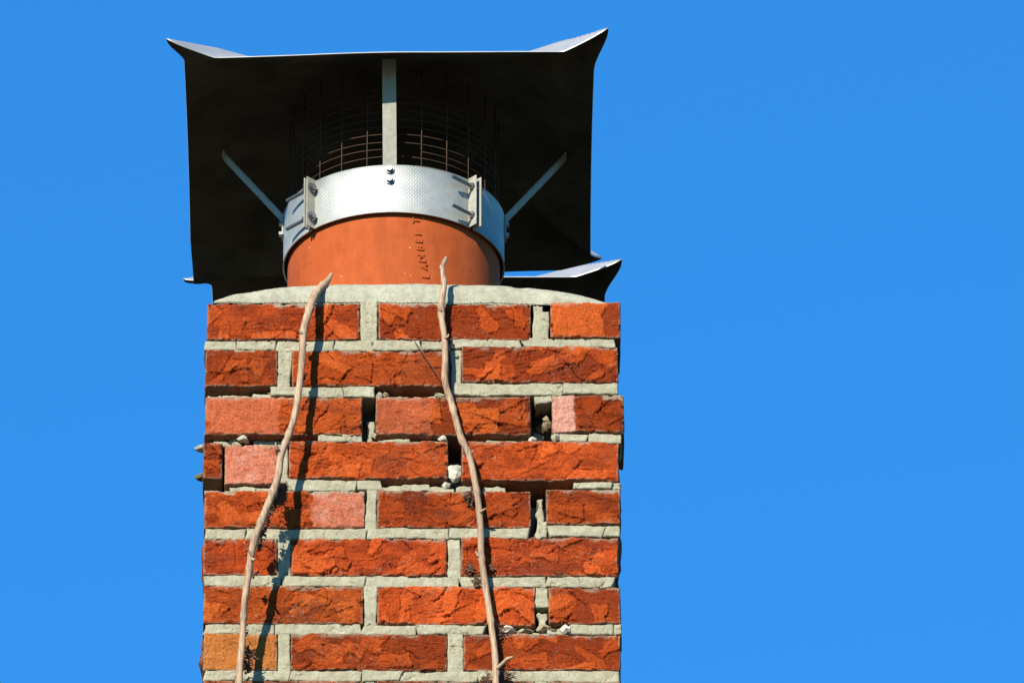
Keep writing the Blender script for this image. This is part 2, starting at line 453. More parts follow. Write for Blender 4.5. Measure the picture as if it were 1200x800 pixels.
FB(540, 724.5, 630, 674, tone=0.0, relief=1.25)
FB(238, 426, 686, 730, tone=0.12, relief=0.8)
FB(442, 627, 687, 731, tone=0.0, relief=1.1)
FB(643, 727, 687.5, 730, tone=0.12)
FB(238, 325, 742, 785, [(232, 330, 'ochre', 0.8)], tone=0.15, label='yellow ochre brick at the left corner')
FB(340.5, 524, 742, 785, tone=0.1)
FB(543, 727, 743, 785, tone=0.1, relief=0.8)
FB(238, 426, 797.5, 840); FB(441, 626, 797.5, 840); FB(642, 727, 798, 840)
for (y0, y1) in ROWS[9:]:
    pass
FB(237, 325, 852, 894, res=0.004); FB(340, 524, 852, 894, res=0.004); FB(542, 727, 852, 894, res=0.004)
FB(237, 426, 906, 948, res=0.004); FB(441, 626, 906, 948, res=0.004); FB(642, 727, 906, 948, res=0.004)

def joint_relief(w_, h, seed, crack=1.0):
    def Y(x, z, e):
        r = 0.0006*fbm(x/0.03, z/0.02, 1, seed, 3) + 0.00040*fbm(x/0.0045, z/0.0045, 2, seed+1, 3)
        q = np.clip(1-e/(0.0009+0.0007*vn(x/0.01, z/0.01, 2, seed+2)), 0, 1)
        r = r - 0.0016*q*q
        c = vn(x/0.022 + 0.5*vn(x/0.008, z/0.008, 1, seed+4), z/0.014 + 0.3*vn(x/0.01, z/0.01, 3, seed+5), 4, seed+6)
        r = r - 0.0034*(1-sstep(0.012, 0.055, np.abs(c)))*sstep(0.0, 0.4, vn(x/0.05, z/0.05, 4, seed+7))*crack
        r = r - 0.0010*sstep(0.5, 0.9, vn(x/0.005, z/0.004, 3, seed+8))
        t = 0.5+0.5*fbm(x/0.03, z/0.02, 5, seed+9, 4)
        col = MORT*(0.82+0.30*t)[..., None]
        wn = sstep(0.1, 0.6, fbm(x/0.02, z/0.012, 7, seed+10, 3))[..., None]*0.35
        col = col*(1-wn) + np.array((0.3432, 0.3432, 0.2706))*wn
        gr = sstep(0.35, 0.75, fbm(x/0.04, z/0.02, 9, seed+11, 4))[..., None]*0.5
        col = col*(1-gr) + np.array((0.1650, 0.1650, 0.1056))*gr
        return -r, col
    return Y

def joint(px0, px1, py0, py1, set_back=None, outline=0.0019, res=0.0014, depth=0.055):
    head = (py1-py0) > (px1-px0)*1.2
    gx, gz = (-0.6, -3.0) if head else (0.1, -0.25)
    if set_back is None: set_back = (0.0019 if head else 0.0008) + 0.0012*math.sin(px0*1.7+py0)*(0.4 if head else 1.0)
    elif head: gz = 0.0
    a = survey(px0+gx, py1-gz); b = survey(px1-gx, py0+gz)
    w_, h = b.x-a.x, b.z-a.z
    seed = int(px0*3+py0*17+5) % 100000
    nx, nz = max(5, int(w_/res)), max(5, int(h/res))
    V, F, C = slab(w_, h, depth, nx, nz, joint_relief(w_, h, seed), outline, seed)
    return put('mortar_joint', V, F, C, M_MORTAR, (a.x, set_back, a.z))
J = joint
# head joints
J(423, 442, 355, 398); J(625, 634, 356, 398, 0.004); J(634, 642.5, 364, 397, 0.0015)
J(326, 341, 410, 452); J(528.5, 540.5, 409, 452, 0.004)
J(430, 438.5, 487, 511, 0.020); J(326.5, 337.5, 520, 563, 0.010)
J(429, 441, 575, 619); J(326, 340.5, 631, 675); J(525, 539.5, 630, 675)
J(427, 441.5, 687, 731); J(628, 642, 687, 711, 0.003)
J(326, 340, 742, 786); J(525, 542.5, 742, 786)
J(427, 440, 798, 841); J(627, 641, 798, 841)
# bed joints, in the lengths they have cracked into
J(240, 277, 398.5, 409); J(277, 323.5, 399, 409); J(324.5, 392, 399, 410.5); J(392, 437, 399, 410.5); J(437, 494, 399, 410); J(494, 528, 399, 408.5)
J(528, 611, 397, 406.5); J(611, 721, 395.5, 406)
J(317, 352, 453, 463); J(352, 402, 453, 463.5); J(402, 439, 452.5, 465)
J(530, 660, 449.5, 462.5); J(660, 724, 449, 460.5); J(626, 648, 461, 469.5, 0.003, outline=0.0045, depth=0.03)
J(373, 425, 508, 517.5); J(655, 689, 508, 517); J(690, 728, 508, 519)
J(297, 336, 511, 519, 0.014)
J(337, 418, 562, 574); J(418, 447, 561.5, 573)
J(672, 718, 565, 572); J(718, 727, 565, 572.5)
J(240, 288, 618.5, 631); J(288, 430, 619, 631); J(430, 526, 619, 631); J(526, 620, 618.5, 630)
J(643, 708, 615.5, 628); J(708, 726, 615.5, 628)
J(239, 330, 674, 686); J(330, 428, 674.5, 686); J(428, 538.5, 674.5, 687); J(539.5, 640, 674.5, 687); J(640, 719, 675, 687)
J(239, 322, 730.5, 742); J(322, 424, 730.5, 742); J(424, 488, 731.5, 742); J(488, 568, 731.5, 742)
J(666, 719, 730.5, 741); J(720, 728, 731, 742.5, 0.0)
J(239, 340, 786, 797); J(340, 424, 785.5, 797); J(424, 470, 785.5, 797); J(470, 560, 785.5, 797); J(560, 726, 785.5, 797.5)
for y in (840, 894):
    J(239, 340, y, y+12, res=0.005); J(340, 540, y, y+12, res=0.005); J(540, 726, y, y+12, res=0.005)

# loose mortar crumbs and stones lodged in the open joints
CHIPS = []
def chip_mesh(seed):
    bm = bmesh.new(); bmesh.ops.create_icosphere(bm, subdivisions=2, radius=0.5)
    co = np.array([v.co[:] for v in bm.verts])
    k = 1 + 0.55*vn(co[:, 0]*1.7, co[:, 1]*1.7, co[:, 2]*1.7, seed) + 0.38*vn(co[:, 0]*5, co[:, 1]*5, co[:, 2]*5, seed+1)
    for v, q in zip(bm.verts, k): v.co *= q
    F = np.array([[v.index for v in f.verts] for f in bm.faces]); V = np.array([v.co[:] for v in bm.verts]); bm.free()
    return V, F
CHIP_RAW = [chip_mesh(i*9+3) for i in range(6)]
CHIP_ME = {}
def chip(px, py, wpx, hpx, depth, shade='pale', turn=0.0):
    k = int(px*31+py*7) % 6
    if (k, shade) not in CHIP_ME:
        V, F = CHIP_RAW[k]
        c = dict(pale=(0.29, 0.27, 0.19), white=(0.46, 0.43, 0.35), brown=(0.16, 0.125, 0.07), sand=(0.27, 0.22, 0.13))[shade]
        C = np.array(c)*(0.85+0.3*RNG.random((len(V), 1)))
        CHIP_ME[(k, shade)] = mesh_np('mortar_chip', V, F, False, C)
    p = survey(px, py, depth)
    kk = FRAME_W/1200
    o = link('mortar_chip', CHIP_ME[(k, shade)], M_MORTAR, chimney, p - chimney.location)
    o.scale = (wpx*kk*1.05, max(wpx, hpx)*kk*0.9, hpx*kk/math.cos(ELEV)*1.05)
    o.rotation_euler = (0.1, turn, 0.4*k)
    return o
for a in [(287, 515, 15, 9, 0.006, 'white'), (275, 516, 12, 5, 0.016, 'pale'), (256, 516.5, 14, 4, 0.016, 'brown'), 
          (322, 463, 14, 6, 0.012, 'brown'), (445, 464, 9, 9, 0.008, 'pale'), 
          (452, 463, 9, 5, 0.014, 'sand'), (515, 464, 12, 5, 0.008, 'pale'), (521, 515, 13, 10, 0.006, 'white'), 
          (532, 553, 14, 17, 0.010, 'white'), (523, 569, 8, 7, 0.010, 'white'),
          (624, 516, 8, 5, 0.008, 'white'), (641, 499, 9, 10, 0.030, 'brown'), (634, 503, 14, 10, 0.050, 'brown'), (641, 491, 3, 8, 0.024, 'sand'), (651, 513, 8, 10, 0.006, 'pale'), (438, 511, 9, 6, 0.014, 'pale'),
          
          (596, 739, 20, 8, 0.004, 'white'), (637, 737, 13, 7, 0.010, 'sand'), (634, 738, 10, 8, 0.008, 'pale'), (663, 738.5, 11, 8, 0.004, 'white'), (650, 740, 14, 5, 0.010, 'sand'), (615, 741, 16, 5, 0.012, 'pale'),
          (532, 405, 8, 6, 0.006, 'pale')]:
    chip(*a)
# crumbs that stick out past the left side, seen against the sky
for px, py, wp, hp, d, sh in [(239.5, 526.5, 19, 8, 0.035, 'white'), (239.5, 560, 19, 10, 0.05, 'brown')]:
    chip(px, py, wp, hp, d, sh)

# crumbling remains lying along the floor of the emptied bed joints
for a in [(444, 472, 568.5, 575), (470, 505, 567, 575), (503, 533, 568.5, 575), (534, 553, 567, 574.5), (566, 592, 567, 574.5), (270, 300, 569.5, 575.5), (296, 330, 568.5, 575), (240, 268, 572, 576),
          (246, 284, 514, 519), (486, 515, 511.5, 517.5), (445, 480, 514, 517.5), (244, 300, 463, 467), (296, 322, 459, 466), (441, 470, 461.5, 466), (498, 527, 460, 466), (570, 622, 515, 518), (600, 640, 738.5, 744), (640, 664, 736, 743)]:
    J(*a, 0.007 + 0.004*math.sin(a[0]), outline=0.0034, res=0.0014)
# ragged remains of mortar standing in three open upright joints
J(629.5, 636.5, 580, 628, 0.013, outline=0.0042, res=0.0014); J(633, 641.5, 606, 629, 0.006, outline=0.005, res=0.0014)
J(632, 641, 715, 742, 0.008, outline=0.005, res=0.0014); J(629, 636, 357, 397, 0.004, outline=0.004, res=0.0014)
J(627.5, 634.5, 491, 511, 0.045, outline=0.006)

# side and back courses
def coarse(w_, h, seed):
    nx, nz = 9, 5
    V, F, C = slab(w_, h, 0.10, nx, nz, brick_relief(w_, h, seed), 0.002, seed)
    return mesh_np('brick', V, F, True, C)
HS = 0.0635
SIDE = {('s', i): coarse(0.240, HS, 900+i) for i in range(4)}
SIDE.update({('h', i): coarse(0.108, HS, 950+i) for i in range(3)})
for r, (y0, y1) in enumerate(ROWS):
    z = survey(485, y1).z
    left_header = r in (1, 3, 5, 7, 9)               # corner brick shows its short face at the front left
    for side in (-1, 1):
        hdr = left_header if side < 0 else (not left_header)
        y = (0.244 if hdr else 0.112) + 0.018
        while y < DEPTH - 0.05:
            L = 0.240 if y + 0.250 < DEPTH else 0.108
            me = SIDE[('s' if L > 0.2 else 'h', random.randrange(4 if L > 0.2 else 3))]
            pr = random.uniform(-0.001, 0.002) + (0.0035*min(1, r/8) if side < 0 else 0.003*(random.random() > 0.5))
            o = link('brick', me, M_BRICK, chimney)
            if side < 0:
                o.rotation_euler = (0, 0, -math.pi/2); o.location = Vector((XL-pr, y+L, z)) - BASE
            else:
                o.rotation_euler = (0, 0, math.pi/2); o.location = Vector((XR+pr, y, z)) - BASE
            y += L + 0.018
    x = XL + 0.005 + (0.12 if r % 2 else 0)
    while x + 0.24 < XR:
        o = link('brick', SIDE[('s', random.randrange(4))], M_BRICK, chimney)
        o.rotation_euler = (0, 0, math.pi); o.location = Vector((x+0.24, DEPTH, z)) - BASE
        x += 0.26

ZB = survey(485, 950).z
b = MB()
for (x0, x1, y0, y1, z0, z1) in [(XL+0.0035, XR-0.0035, 0.085, DEPTH-0.004, ZB, -0.012)]:
    b.box(Matrix.Translation(((x0+x1)/2, (y0+y1)/2, (z0+z1)/2)), x1-x0, y1-y0, z1-z0)
me = b.mesh('mortar_core')
at = me.color_attributes.new('Col', 'FLOAT_COLOR', 'POINT'); at.data.foreach_set('color', np.tile(np.array((0.26, 0.24, 0.18, 1), np.float32), len(me.vertices)))
o = link('mortar_core', me, M_MORTAR, chimney, -BASE)
b = MB(); b.box(Matrix.Translation(((XL+XR)/2, DEPTH/2, (ZB+GROUND_Z)/2 - 0.01)), XR-XL, DEPTH, ZB-GROUND_Z-0.02, 0.01)
link('chimney_shaft', b.mesh('chimney_shaft'), M_SHAFT, chimney, -BASE)

# domed mortar crown
nx, ny = 240, 150
ne = 30
yrow = np.concatenate([0.004 + 0.045*(1-np.cos(np.linspace(0, math.pi/2, ne))), np.linspace(0.049, DEPTH-0.006, ny-ne+1)[1:]])
s, t = np.meshgrid(np.linspace(0, 1, nx), yrow, indexing='ij')
x0, x1 = survey(249, 352).x, survey(712, 352).x
X = x0 + (x1-x0)*s; Yc = t.copy()
X = X + 0.003*fbm(Yc/0.05, 0*Yc, 2, 71, 3)*(2*s-1)
e = np.minimum(Yc-0.004, DEPTH-0.006-Yc)
prof = np.clip(1-np.abs(2*s-1.0)**3.0, 0, 1)**0.52
H = (0.052*np.sqrt(np.clip(1-(1-np.clip(e/0.045, 0, 1))**2, 0, 1)) + 0.020*sstep(0.02, 0.16, e))*prof
H = H + 0.0018*fbm(X/0.05, Yc/0.05, 0, 72, 3)*sstep(0, 0.1, prof) + 0.0006*fbm(X/0.006, Yc/0.006, 0, 73, 2)
H = H - 0.0016*sstep(0.45, 0.8, vn(X/0.012, Yc/0.012, 2, 74))
H = H - 0.0022*(1-sstep(0.006, 0.04, np.abs(vn(X/0.09, Yc/0.06, 4, 79))))*sstep(0.0, 0.4, vn(X/0.08, Yc/0.05, 6, 80))
Yc = Yc + 0.0025*fbm(X/0.04, 0*X, 3, 75, 3)*(1-sstep(0.0, 0.08, e))
V = np.stack([X, Yc, H - 0.0020 - 0.001*(e < 0.0005)], -1).reshape(-1, 3)
tn = (0.5+0.5*fbm(X/0.05, Yc/0.05, 5, 76, 4))
C = (np.array((0.3036, 0.3003, 0.2277))*(0.74+0.24*tn)[..., None])
dk = (sstep(0.35, 0.7, fbm(X/0.03, Yc/0.02, 8, 77, 3))*0.35)[..., None]
C = (C*(1-dk) + np.array((0.1980, 0.1980, 0.1584))*dk).reshape(-1, 3)
F = grid_faces(nx, ny)
idx = np.arange(nx*ny).reshape(nx, ny)
ring = np.concatenate([idx[:, 0], idx[-1, 1:], idx[-2::-1, -1], idx[0, -2:0:-1]]); m = len(ring)
Q = V[ring].copy(); Q[:, 2] = -0.0045 - 0.0012*np.abs(vn(Q[:, 0]/0.03, Q[:, 1]/0.03, 1, 78))
cur = len(V)+np.arange(m)
F2 = np.stack([ring, cur, np.roll(cur, -1), np.roll(ring, -1)], -1)[:, ::-1]
me = mesh_np('mortar_crown', np.concatenate([V, Q]), np.concatenate([F, F2]), True, np.concatenate([C, C[ring]]))
link('mortar_crown', me, M_MORTAR, chimney, -BASE)

# ------------------------------------------------------------------ clay pots
PR = 0.1665
def lathe(profile, n=96, name='pot', phase=0):
    V, F = [], []
    for (r, z) in profile:
        for k in range(n):
            a = 2*math.pi*k/n; V.append((r*math.sin(a), -r*math.cos(a), z))
    m = len(profile)
    for i in range(m-1):
        for k in range(n):
            F.append((i*n+k, i*n+(k+1) % n, (i+1)*n+(k+1) % n, (i+1)*n+k))
    return V, F

def make_pot(loc, label, letters):
    t = empty('chimney_pot', loc); tag(t, label, 'chimney pot', 'clay pots set in the mortar crown')
    prof = [(PR, 0.0), (PR, 0.10), (PR, 0.18), (PR, 0.284), (PR-0.004, 0.288), (PR-0.014, 0.288), (PR-0.017, 0.284), (PR-0.017, 0.0)]
    V, F = lathe(prof, 128)
    me = autosmooth(mesh_np('pot_body', V, F, True), 50)
    link('pot_body', me, M_CLAY, t)
    if letters:
        # raised maker's lettering running up the side
        for ch, up, dep in letters:
            cu = bpy.data.curves.new('letter', 'FONT'); cu.body = ch; cu.size = 0.0150; cu.extrude = 0.0012; cu.bevel_depth = 0.0005; cu.bevel_resolution = 1
            tmp = bpy.data.objects.new('tmp', cu); COL.objects.link(tmp)
            dg = bpy.context.evaluated_depsgraph_get()
            me = bpy.data.meshes.new_from_object(tmp.evaluated_get(dg))
            bpy.data.objects.remove(tmp); bpy.data.curves.remove(cu)
            for v in me.vertices:
                x, y, z = v.co
                zz = up + x*1.05
                an = dep - y/PR
                rr = PR + z + 0.0003
                v.co = (rr*math.sin(an), -rr*math.cos(an), zz)
            me.name = 'raised_letter'
            link('raised_letter', me, M_CLAY, t)
    return t

POT1 = Vector((survey(461, 352).x, 0.3175, 0.030))
POT2 = Vector((POT1.x + 0.026, 1.03, 0.030))
def lt(px, py):
    # where a letter's foot sits on the pot: height above the pot's base and angle round it
    an = math.asin((px-461)*FRAME_W/1200/PR)
    p = survey(px, py, POT1.y - PR*math.cos(an))
    return p.z - POT1.z, an
LET = []
for ch, px, py in [('L', 502.5, 327), ('A', 500.5, 317), ('D', 498.5, 308.5), ('I', 497, 301), ('B', 496, 294.5), ('E', 494.5, 285.5), ('I', 493, 276.5), ('T', 491, 262.5)]:
    up, an = lt(px, py); LET.append((ch, up, an))
make_pot(POT1, 'orange terracotta chimney pot inside the silver band, raised letters up its front', LET)
make_pot(POT2, 'terracotta pot hidden under the rear metal hood', None)

# ------------------------------------------------------------------ cowls: sheet hood on strip legs, clamped round the pot
BR, BZ0, BZ1 = 0.1735, 0.2115, 0.2970       # band radius and heights above the pot's foot

def hood_mesh(half, z_top, ears, seed, deep=1.0, left=1.0):
    n = 121
    q = np.linspace(-1, 1, n); q = np.sign(q)*np.abs(q)**0.8
    x, y = np.meshgrid(q*half, q*half, indexing='ij')
    ax, ay = np.abs(x), np.abs(y)
    def drop(d):
        f1, f2 = half-0.128, half-0.052
        return 0.50*np.clip(d-f1, 0, f2-f1) + 0.588*np.clip(d-f2, 0, None)
    # the two folds meet in a hip, softened
    dx, dy = drop(ax)*np.where(x < 0, left, 1.0), drop(ay)
    z = z_top - np.maximum(dx, dy)
    z = z - 0.0
    z = z + 0.004*(1-sstep(0.0, half-0.12, np.maximum(ax, ay)))
    z = z + 0.0016*fbm(x/0.16, y/0.16, 0, seed, 2) + 0.0035*fbm(x/0.3, y/0.3, 4, seed+1, 1)*sstep(half-0.1, half, np.maximum(ax, ay))
    bow = 0.002*(1-(ay/half)**2)*sstep(half-0.13, half, ax)
    X = x - np.sign(x)*bow; Yy = y.copy()
    for (sx, sy), (ex, ey, ez, reach, pinch) in ears.items():
        u, v = np.clip(half - sx*x, 0, None), np.clip(half - sy*y, 0, None)
        reach, ry = reach if isinstance(reach, tuple) else (reach, reach)
        m_ = np.maximum(u, v*reach/ry)
        wgt = (1-sstep(0.0, reach, m_))**1.25
        X = X + sx*ex*wgt; Yy = Yy + sy*ey*wgt; z = z + ez*wgt
        d = np.abs(u-v)
        rdg = np.clip(1-d/0.048, 0, 1)*np.clip(1-np.maximum(u, v)/0.145, 0, 1)
        z = z + pinch*rdg
    V = np.stack([X, Yy*deep, z], -1).reshape(-1, 3)
    return mesh_np('hood', V, grid_faces(n, n), True)

def frame_at(an, r, z):
    """matrix: local x tangent (to the right), y radially outward, z up, at angle an (0 = towards the camera)"""
    rad = Vector((math.sin(an), -math.cos(an), 0)); tan = Vector((math.cos(an), math.sin(an), 0))
    M = Matrix.Identity(4)
    for i in range(3): M[i][0], M[i][1], M[i][2] = tan[i], rad[i], (0, 0, 1)[i]
    p = rad*r; M[0][3], M[1][3], M[2][3] = p.x, p.y, z
    return M

def band_arc(a0, a1, r, z0, z1, th, name):
    n = 64; V, F, U = [], [], []
    zs = [z0, z0+0.0015, z0+(z1-z0)*0.33, z0+(z1-z0)*0.66, z1-0.0015, z1]
    ro = [r+0.0009, r, r, r, r, r+0.0009]
    prof = [(ro[i], zs[i]) for i in range(6)] + [(r-th, z1), (r-th, z0)]
    m = len(prof)
    for k in range(n+1):
        a = a0+(a1-a0)*k/n
        for (rr, z) in prof:
            V.append((rr*math.sin(a), -rr*math.cos(a), z)); U.append((a*r, z))
    for k in range(n):
        for i in range(m):
            j = (i+1) % m
            F.append((k*m+i, (k+1)*m+i, (k+1)*m+j, k*m+j))
    F.append(tuple(range(m))); F.append(tuple(n*m+i for i in range(m-1, -1, -1)))
    me = mesh_np(name, V, F, True)
    uv = me.uv_layers.new(name='UVMap')
    for lp in me.loops: uv.data[lp.index].uv = U[lp.vertex_index]
    return autosmooth(me, 45)

def bolt_mesh(head=0.0058, length=0.058, th=0.0030):
    b = MB()
    b.tube([(0, -0.0045, 0), (0, 0, 0)], [head*0.95, head], 6)
    b.tube([(0, 0.0, 0), (0, 0.0012, 0)], [head*1.35]*2, 18)
    b.tube([(0, 0.0012, 0), (0, length-0.001, 0), (0, length, 0)], [th, th, th*0.8], 12)
    if length > 0.02: b.tube([(0, 0.0135, 0), (0, 0.0180, 0)], [head, head], 6)
    return b.mesh('bolt')

def strut_path(b, pts, wid, th, side):
    """flat strip along pts; side = the direction of its width"""
    V, F = [], []
    side = Vector(side).normalized(); m = len(pts); P = [Vector(p) for p in pts]
    for i in range(m):
        t = (P[min(i+1, m-1)]-P[max(i-1, 0)]).normalized(); nrm = t.cross(side).normalized()
        for (a, c) in ((-1, -1), (1, -1), (1, 1), (-1, 1)):
            V.append(P[i] + side*(a*wid/2) + nrm*(c*th/2))
    for i in range(m-1):
        for k in range(4): F.append((i*4+k, i*4+(k+1) % 4, (i+1)*4+(k+1) % 4, (i+1)*4+k))
    F.append((3, 2, 1, 0)); F.append(tuple((m-1)*4+k for k in range(4)))
    b.add(V, F)

def make_cowl(loc, label, ears, roll, yaw, hood_dx=0.0, zt=0.4675, deep=1.0, hood_dy=0.0, left=1.0, wide=1.0):
    t = empty('chimney_cowl', loc); tag(t, label, 'chimney cowl', 'sheet metal cowls over the chimney pots')
    half = 0.3165*wide
    hz = zt
    hood = link('hood', hood_mesh(half, 0.0, ears, int(loc.y*100), deep, left), M_HOOD, t, (hood_dx, hood_dy, hz))
    hood.rotation_euler = (0, -roll, yaw)
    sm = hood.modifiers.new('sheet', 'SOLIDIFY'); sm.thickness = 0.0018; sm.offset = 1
    hood.data.materials.append(M_HOOD_SHADE); sm.material_offset = 1; sm.material_offset_rim = 0
    AL, AR = R(-46.5), R(44.0)
    gl, gr = 0.0028/BR, 0.0048/BR
    for a0, a1 in ((AL+gl, AR-gr), (AR+gr, AL-gl+2*math.pi)):
        link('clamp_band', band_arc(a0, a1, BR, BZ0, BZ1, 0.0016, 'clamp_band'), M_BAND, t)
    for A in (AL, AR):
        for sgn in (-1, 1):
            b = MB()
            M = frame_at(A + sgn*(gl if A < 0 else gr), BR, (BZ0+BZ1)/2)
            b.box(M @ Matrix.Translation((0, 0.0080, 0.001)), 0.0018, 0.0185, BZ1-BZ0+0.003, 0.0004)
            link('clamp_flange', b.mesh('clamp_flange'), M_STRUT, t)
        for zz in (BZ0+0.018, BZ1-0.016):
            o = link('bolt', bolt_mesh(), M_STEEL, t)
            M = frame_at(A, BR+0.0095, zz)
            o.matrix_local = M @ Matrix.Translation((0.0072, 0, 0)) @ Matrix.Rotation(R(90), 4, 'Z')
    # four strip legs up to the hood
    for k, an in enumerate((R(-2.3), R(-88), R(88), R(180))):
        rad = Vector((math.sin(an), -math.cos(an), 0)); tan = Vector((math.cos(an), math.sin(an), 0))
        foot = rad*(BR+0.0016 if k else BR-0.0026)
        dz = (0.487-0.030) if k in (1, 2) else (0.4455 if k == 0 else 0.462)
        end = rad*(0.095+BR) + Vector((0, 0.0825, dz)) if k in (1, 2) else (rad*(BR+0.042) if k == 0 else rad*0.33) + Vector((0, 0, dz))
        lip = Vector((0, 0, 0.017 if k == 0 else 0.006))
        p0 = foot + Vector((0, 0, BZ1-0.034)); p1 = foot + Vector((0, 0, BZ1+0.001))
        b = MB()
        strut_path(b, [p0, p1, p1 + (end-p1)*0.12, p1 + (end-p1)*0.5, end, end + lip + rad*0.003], 0.0215, 0.0026, tan)
        link('strut', b.mesh('strut'), M_STRUT, t)
        for zz in ((BZ1-0.009, BZ1-0.028)):
            o = link('bolt', bolt_mesh(0.0052, 0.012, 0.0028), M_STEEL, t)
            o.matrix_local = frame_at(an, BR+0.0028, zz) @ Matrix.Rotation(math.pi, 4, 'Z') @ Matrix.Rotation(0.3, 4, 'Y')
    return t

EARS1 = {(-1, -1): (0.026, 0.022, -0.008, 0.052, 0.030), (1, -1): (0.022, 0.022, -0.004, 0.052, 0.033),
         (1, 1): (0.020, 0.012, 0.008, 0.052, 0.020), (-1, 1): (-0.004, 0.016, -0.004, 0.075, 0.004)}
EARS2 = {(-1, -1): (0.044, 0.014, -0.040, (0.070, 0.048), 0.020), (1, -1): (0.026, 0.020, -0.010, 0.058, 0.032),
         (1, 1): (0.022, 0.018, 0.008, 0.06, 0.02), (-1, 1): (0.022, 0.018, 0.008, 0.06, 0.02)}
make_cowl(POT1, 'dark square metal cowl clamped round the front pot by a silver dimpled band', EARS1, R(1.2), R(-0.3), hood_dx=-0.0085, zt=0.504, deep=1.055, hood_dy=0.061, left=0.55, wide=1.012)
make_cowl(POT2, 'second dark metal cowl behind, only its corners showing at the crown', EARS2, R(-0.9), R(-0.3), zt=0.4675+0.026+0.027, hood_dy=0.04)

# wire bird guard standing in each pot
def make_guard(loc, label):
    t = empty('bird_guard', loc); tag(t, label, 'wire guard')
    r = 0.1625; rw = 0.00082
    n = 96
    ring_shapes = []
    for k, z in enumerate(np.arange(0.3035, 0.475, 0.0140)):
        rg = random.Random(k)
        def seg(a0, a1):
            m = max(4, int((a1-a0)/(2*math.pi)*n))
            return [((r+0.0012*math.sin(3*a+k))*math.sin(a), -(r+0.0012*math.sin(3*a+k))*math.cos(a), z + 0.0010*math.sin(2*a+k*1.7)) for a in [a0+(a1-a0)*i/m for i in range(m+1)]]
        b = MB()
        gaps = {0: (0.06, 0.20), 1: (0.10, 0.17), 2: (0.05, 0.27)}.get(k)
        if gaps: b.tube(seg(gaps[1], 2*math.pi+gaps[0]), rw, 6)
        else: b.tube(seg(0, 2*math.pi), rw, 6)
        link('ring_wire', b.mesh('ring_wire', True), M_WIRE, t)
    up = MB(); up.tube([(0, 0, 0.262), (0, 0, 0.34), (0.0006, 0, 0.40), (0, 0, 0.482)], rw*1.1, 6)
    um = up.mesh('upright_wire', True)
    for k in range(24):
        a = 2*math.pi*k/24
        o = link('upright_wire', um, M_WIRE, t, ((r+0.0016)*math.sin(a), -(r+0.0016)*math.cos(a), 0)); o.rotation_euler.z = a
    return t
make_guard(POT1, 'rusty wire mesh cylinder rising from the front pot under the hood')

# ------------------------------------------------------------------ dry climber stems on the brickwork
def spline(P, step):
    P = [Vector(p) for p in P]; out = []
    Q = [P[0]*2-P[1]] + P + [P[-1]*2-P[-2]]
    for i in range(1, len(Q)-2):
        a, b, c, d = Q[i-1], Q[i], Q[i+1], Q[i+2]
        n = max(2, int((c-b).length/step))
        for k in range(n):
            t = k/n
            out.append(0.5*((2*b) + (c-a)*t + (2*a-5*b+4*c-d)*t*t + (3*b-a-3*c+d)*t**3))
    out.append(P[-1]); return out

def stem_mesh(name, pts, w0, nodes, seed, n=14, wob=0.05):
    """pts: (px, py, distance off the wall in m, width in px)"""
    k = FRAME_W/1200
    P4 = []
    for (px, py, d, wd) in pts:
        p = survey(px, py, -d); P4.append((p.x, p.y, p.z, wd*k/2*0.94))
    C = spline([p[:3] for p in P4], 0.004)
    # radii interpolated by height order along the run
    L = [0.0]
    for i in range(1, len(C)): L.append(L[-1] + (C[i]-C[i-1]).length)
    kl = [0.0]; j = 0
    for i in range(1, len(P4)):
        best = min(range(len(C)), key=lambda q: (C[q]-Vector(P4[i][:3])).length); kl.append(L[best])
    rad = np.interp(L, kl, [p[3] for p in P4])
    L = np.array(L)
    rad = rad*(1 + wob*fbm(L/0.03, 0*L, 0, seed, 3))
    rg = random.Random(seed)
    for q in nodes: rad = rad*(1 + 0.22*np.exp(-((L-q*L[-1])/0.0045)**2) - 0.08*np.exp(-((L-q*L[-1]-0.009)/0.004)**2))
    tab = {}
    def sq(i, an): return 1 + 0.04*math.sin(2*an + L[i]*5) + 0.025*math.sin(5*an + L[i]*19)
    b = MB(); b.tube(C, list(rad), n, squash=sq)
    return b.mesh(name, True)

def climber(label, pts, twigs, tufts, nodes, seed, straw=None):
    base = survey(pts[-1][0], pts[-1][1], -pts[-1][2])
    t = empty('climber_stem', base); tag(t, label, 'dry stem', 'dry climber stems up the brickwork')
    me = stem_mesh('stem', pts, 1, nodes, seed); autosmooth(me, 60)
    link('stem', me, M_BARK, t, -base)
    for tw in twigs:
        link('twig', stem_mesh('twig', tw, 1, (), seed+3, 8), M_TWIG, t, -base)
    if straw: link('stalk', stem_mesh('stalk', straw, 1, (), seed+5, 6), M_STRAW, t, -base)
    rg = random.Random(seed)
    for (px, py, d, size, cnt) in tufts:
        c = survey(px, py, -d); b = MB()
        size *= 0.8
        for _ in range(cnt):
            p = c + Vector((rg.gauss(0, 0.35), abs(rg.gauss(0, 0.3)), rg.gauss(0, 0.6)))*size
            dirv = Vector((rg.gauss(0, 1), rg.gauss(0.5, 0.8), rg.gauss(0, 0.7))).normalized()
            l_ = size*rg.uniform(0.3, 0.9); m1 = p + dirv*l_*0.5 + Vector((rg.gauss(0, 1), rg.gauss(0, 1), rg.gauss(0, 1)))*size*0.12
            q = p + dirv*l_
            for v in (p, m1, q): v.y = min(v.y, -0.0008)
            b.tube([p, m1, q], [0.0012, 0.0010, 0.0005], 4)
        o = link('rootlet_tuft', b.mesh('rootlet_tuft'), M_ROOT, t, -base); o['kind'] = 'stuff'
    return t

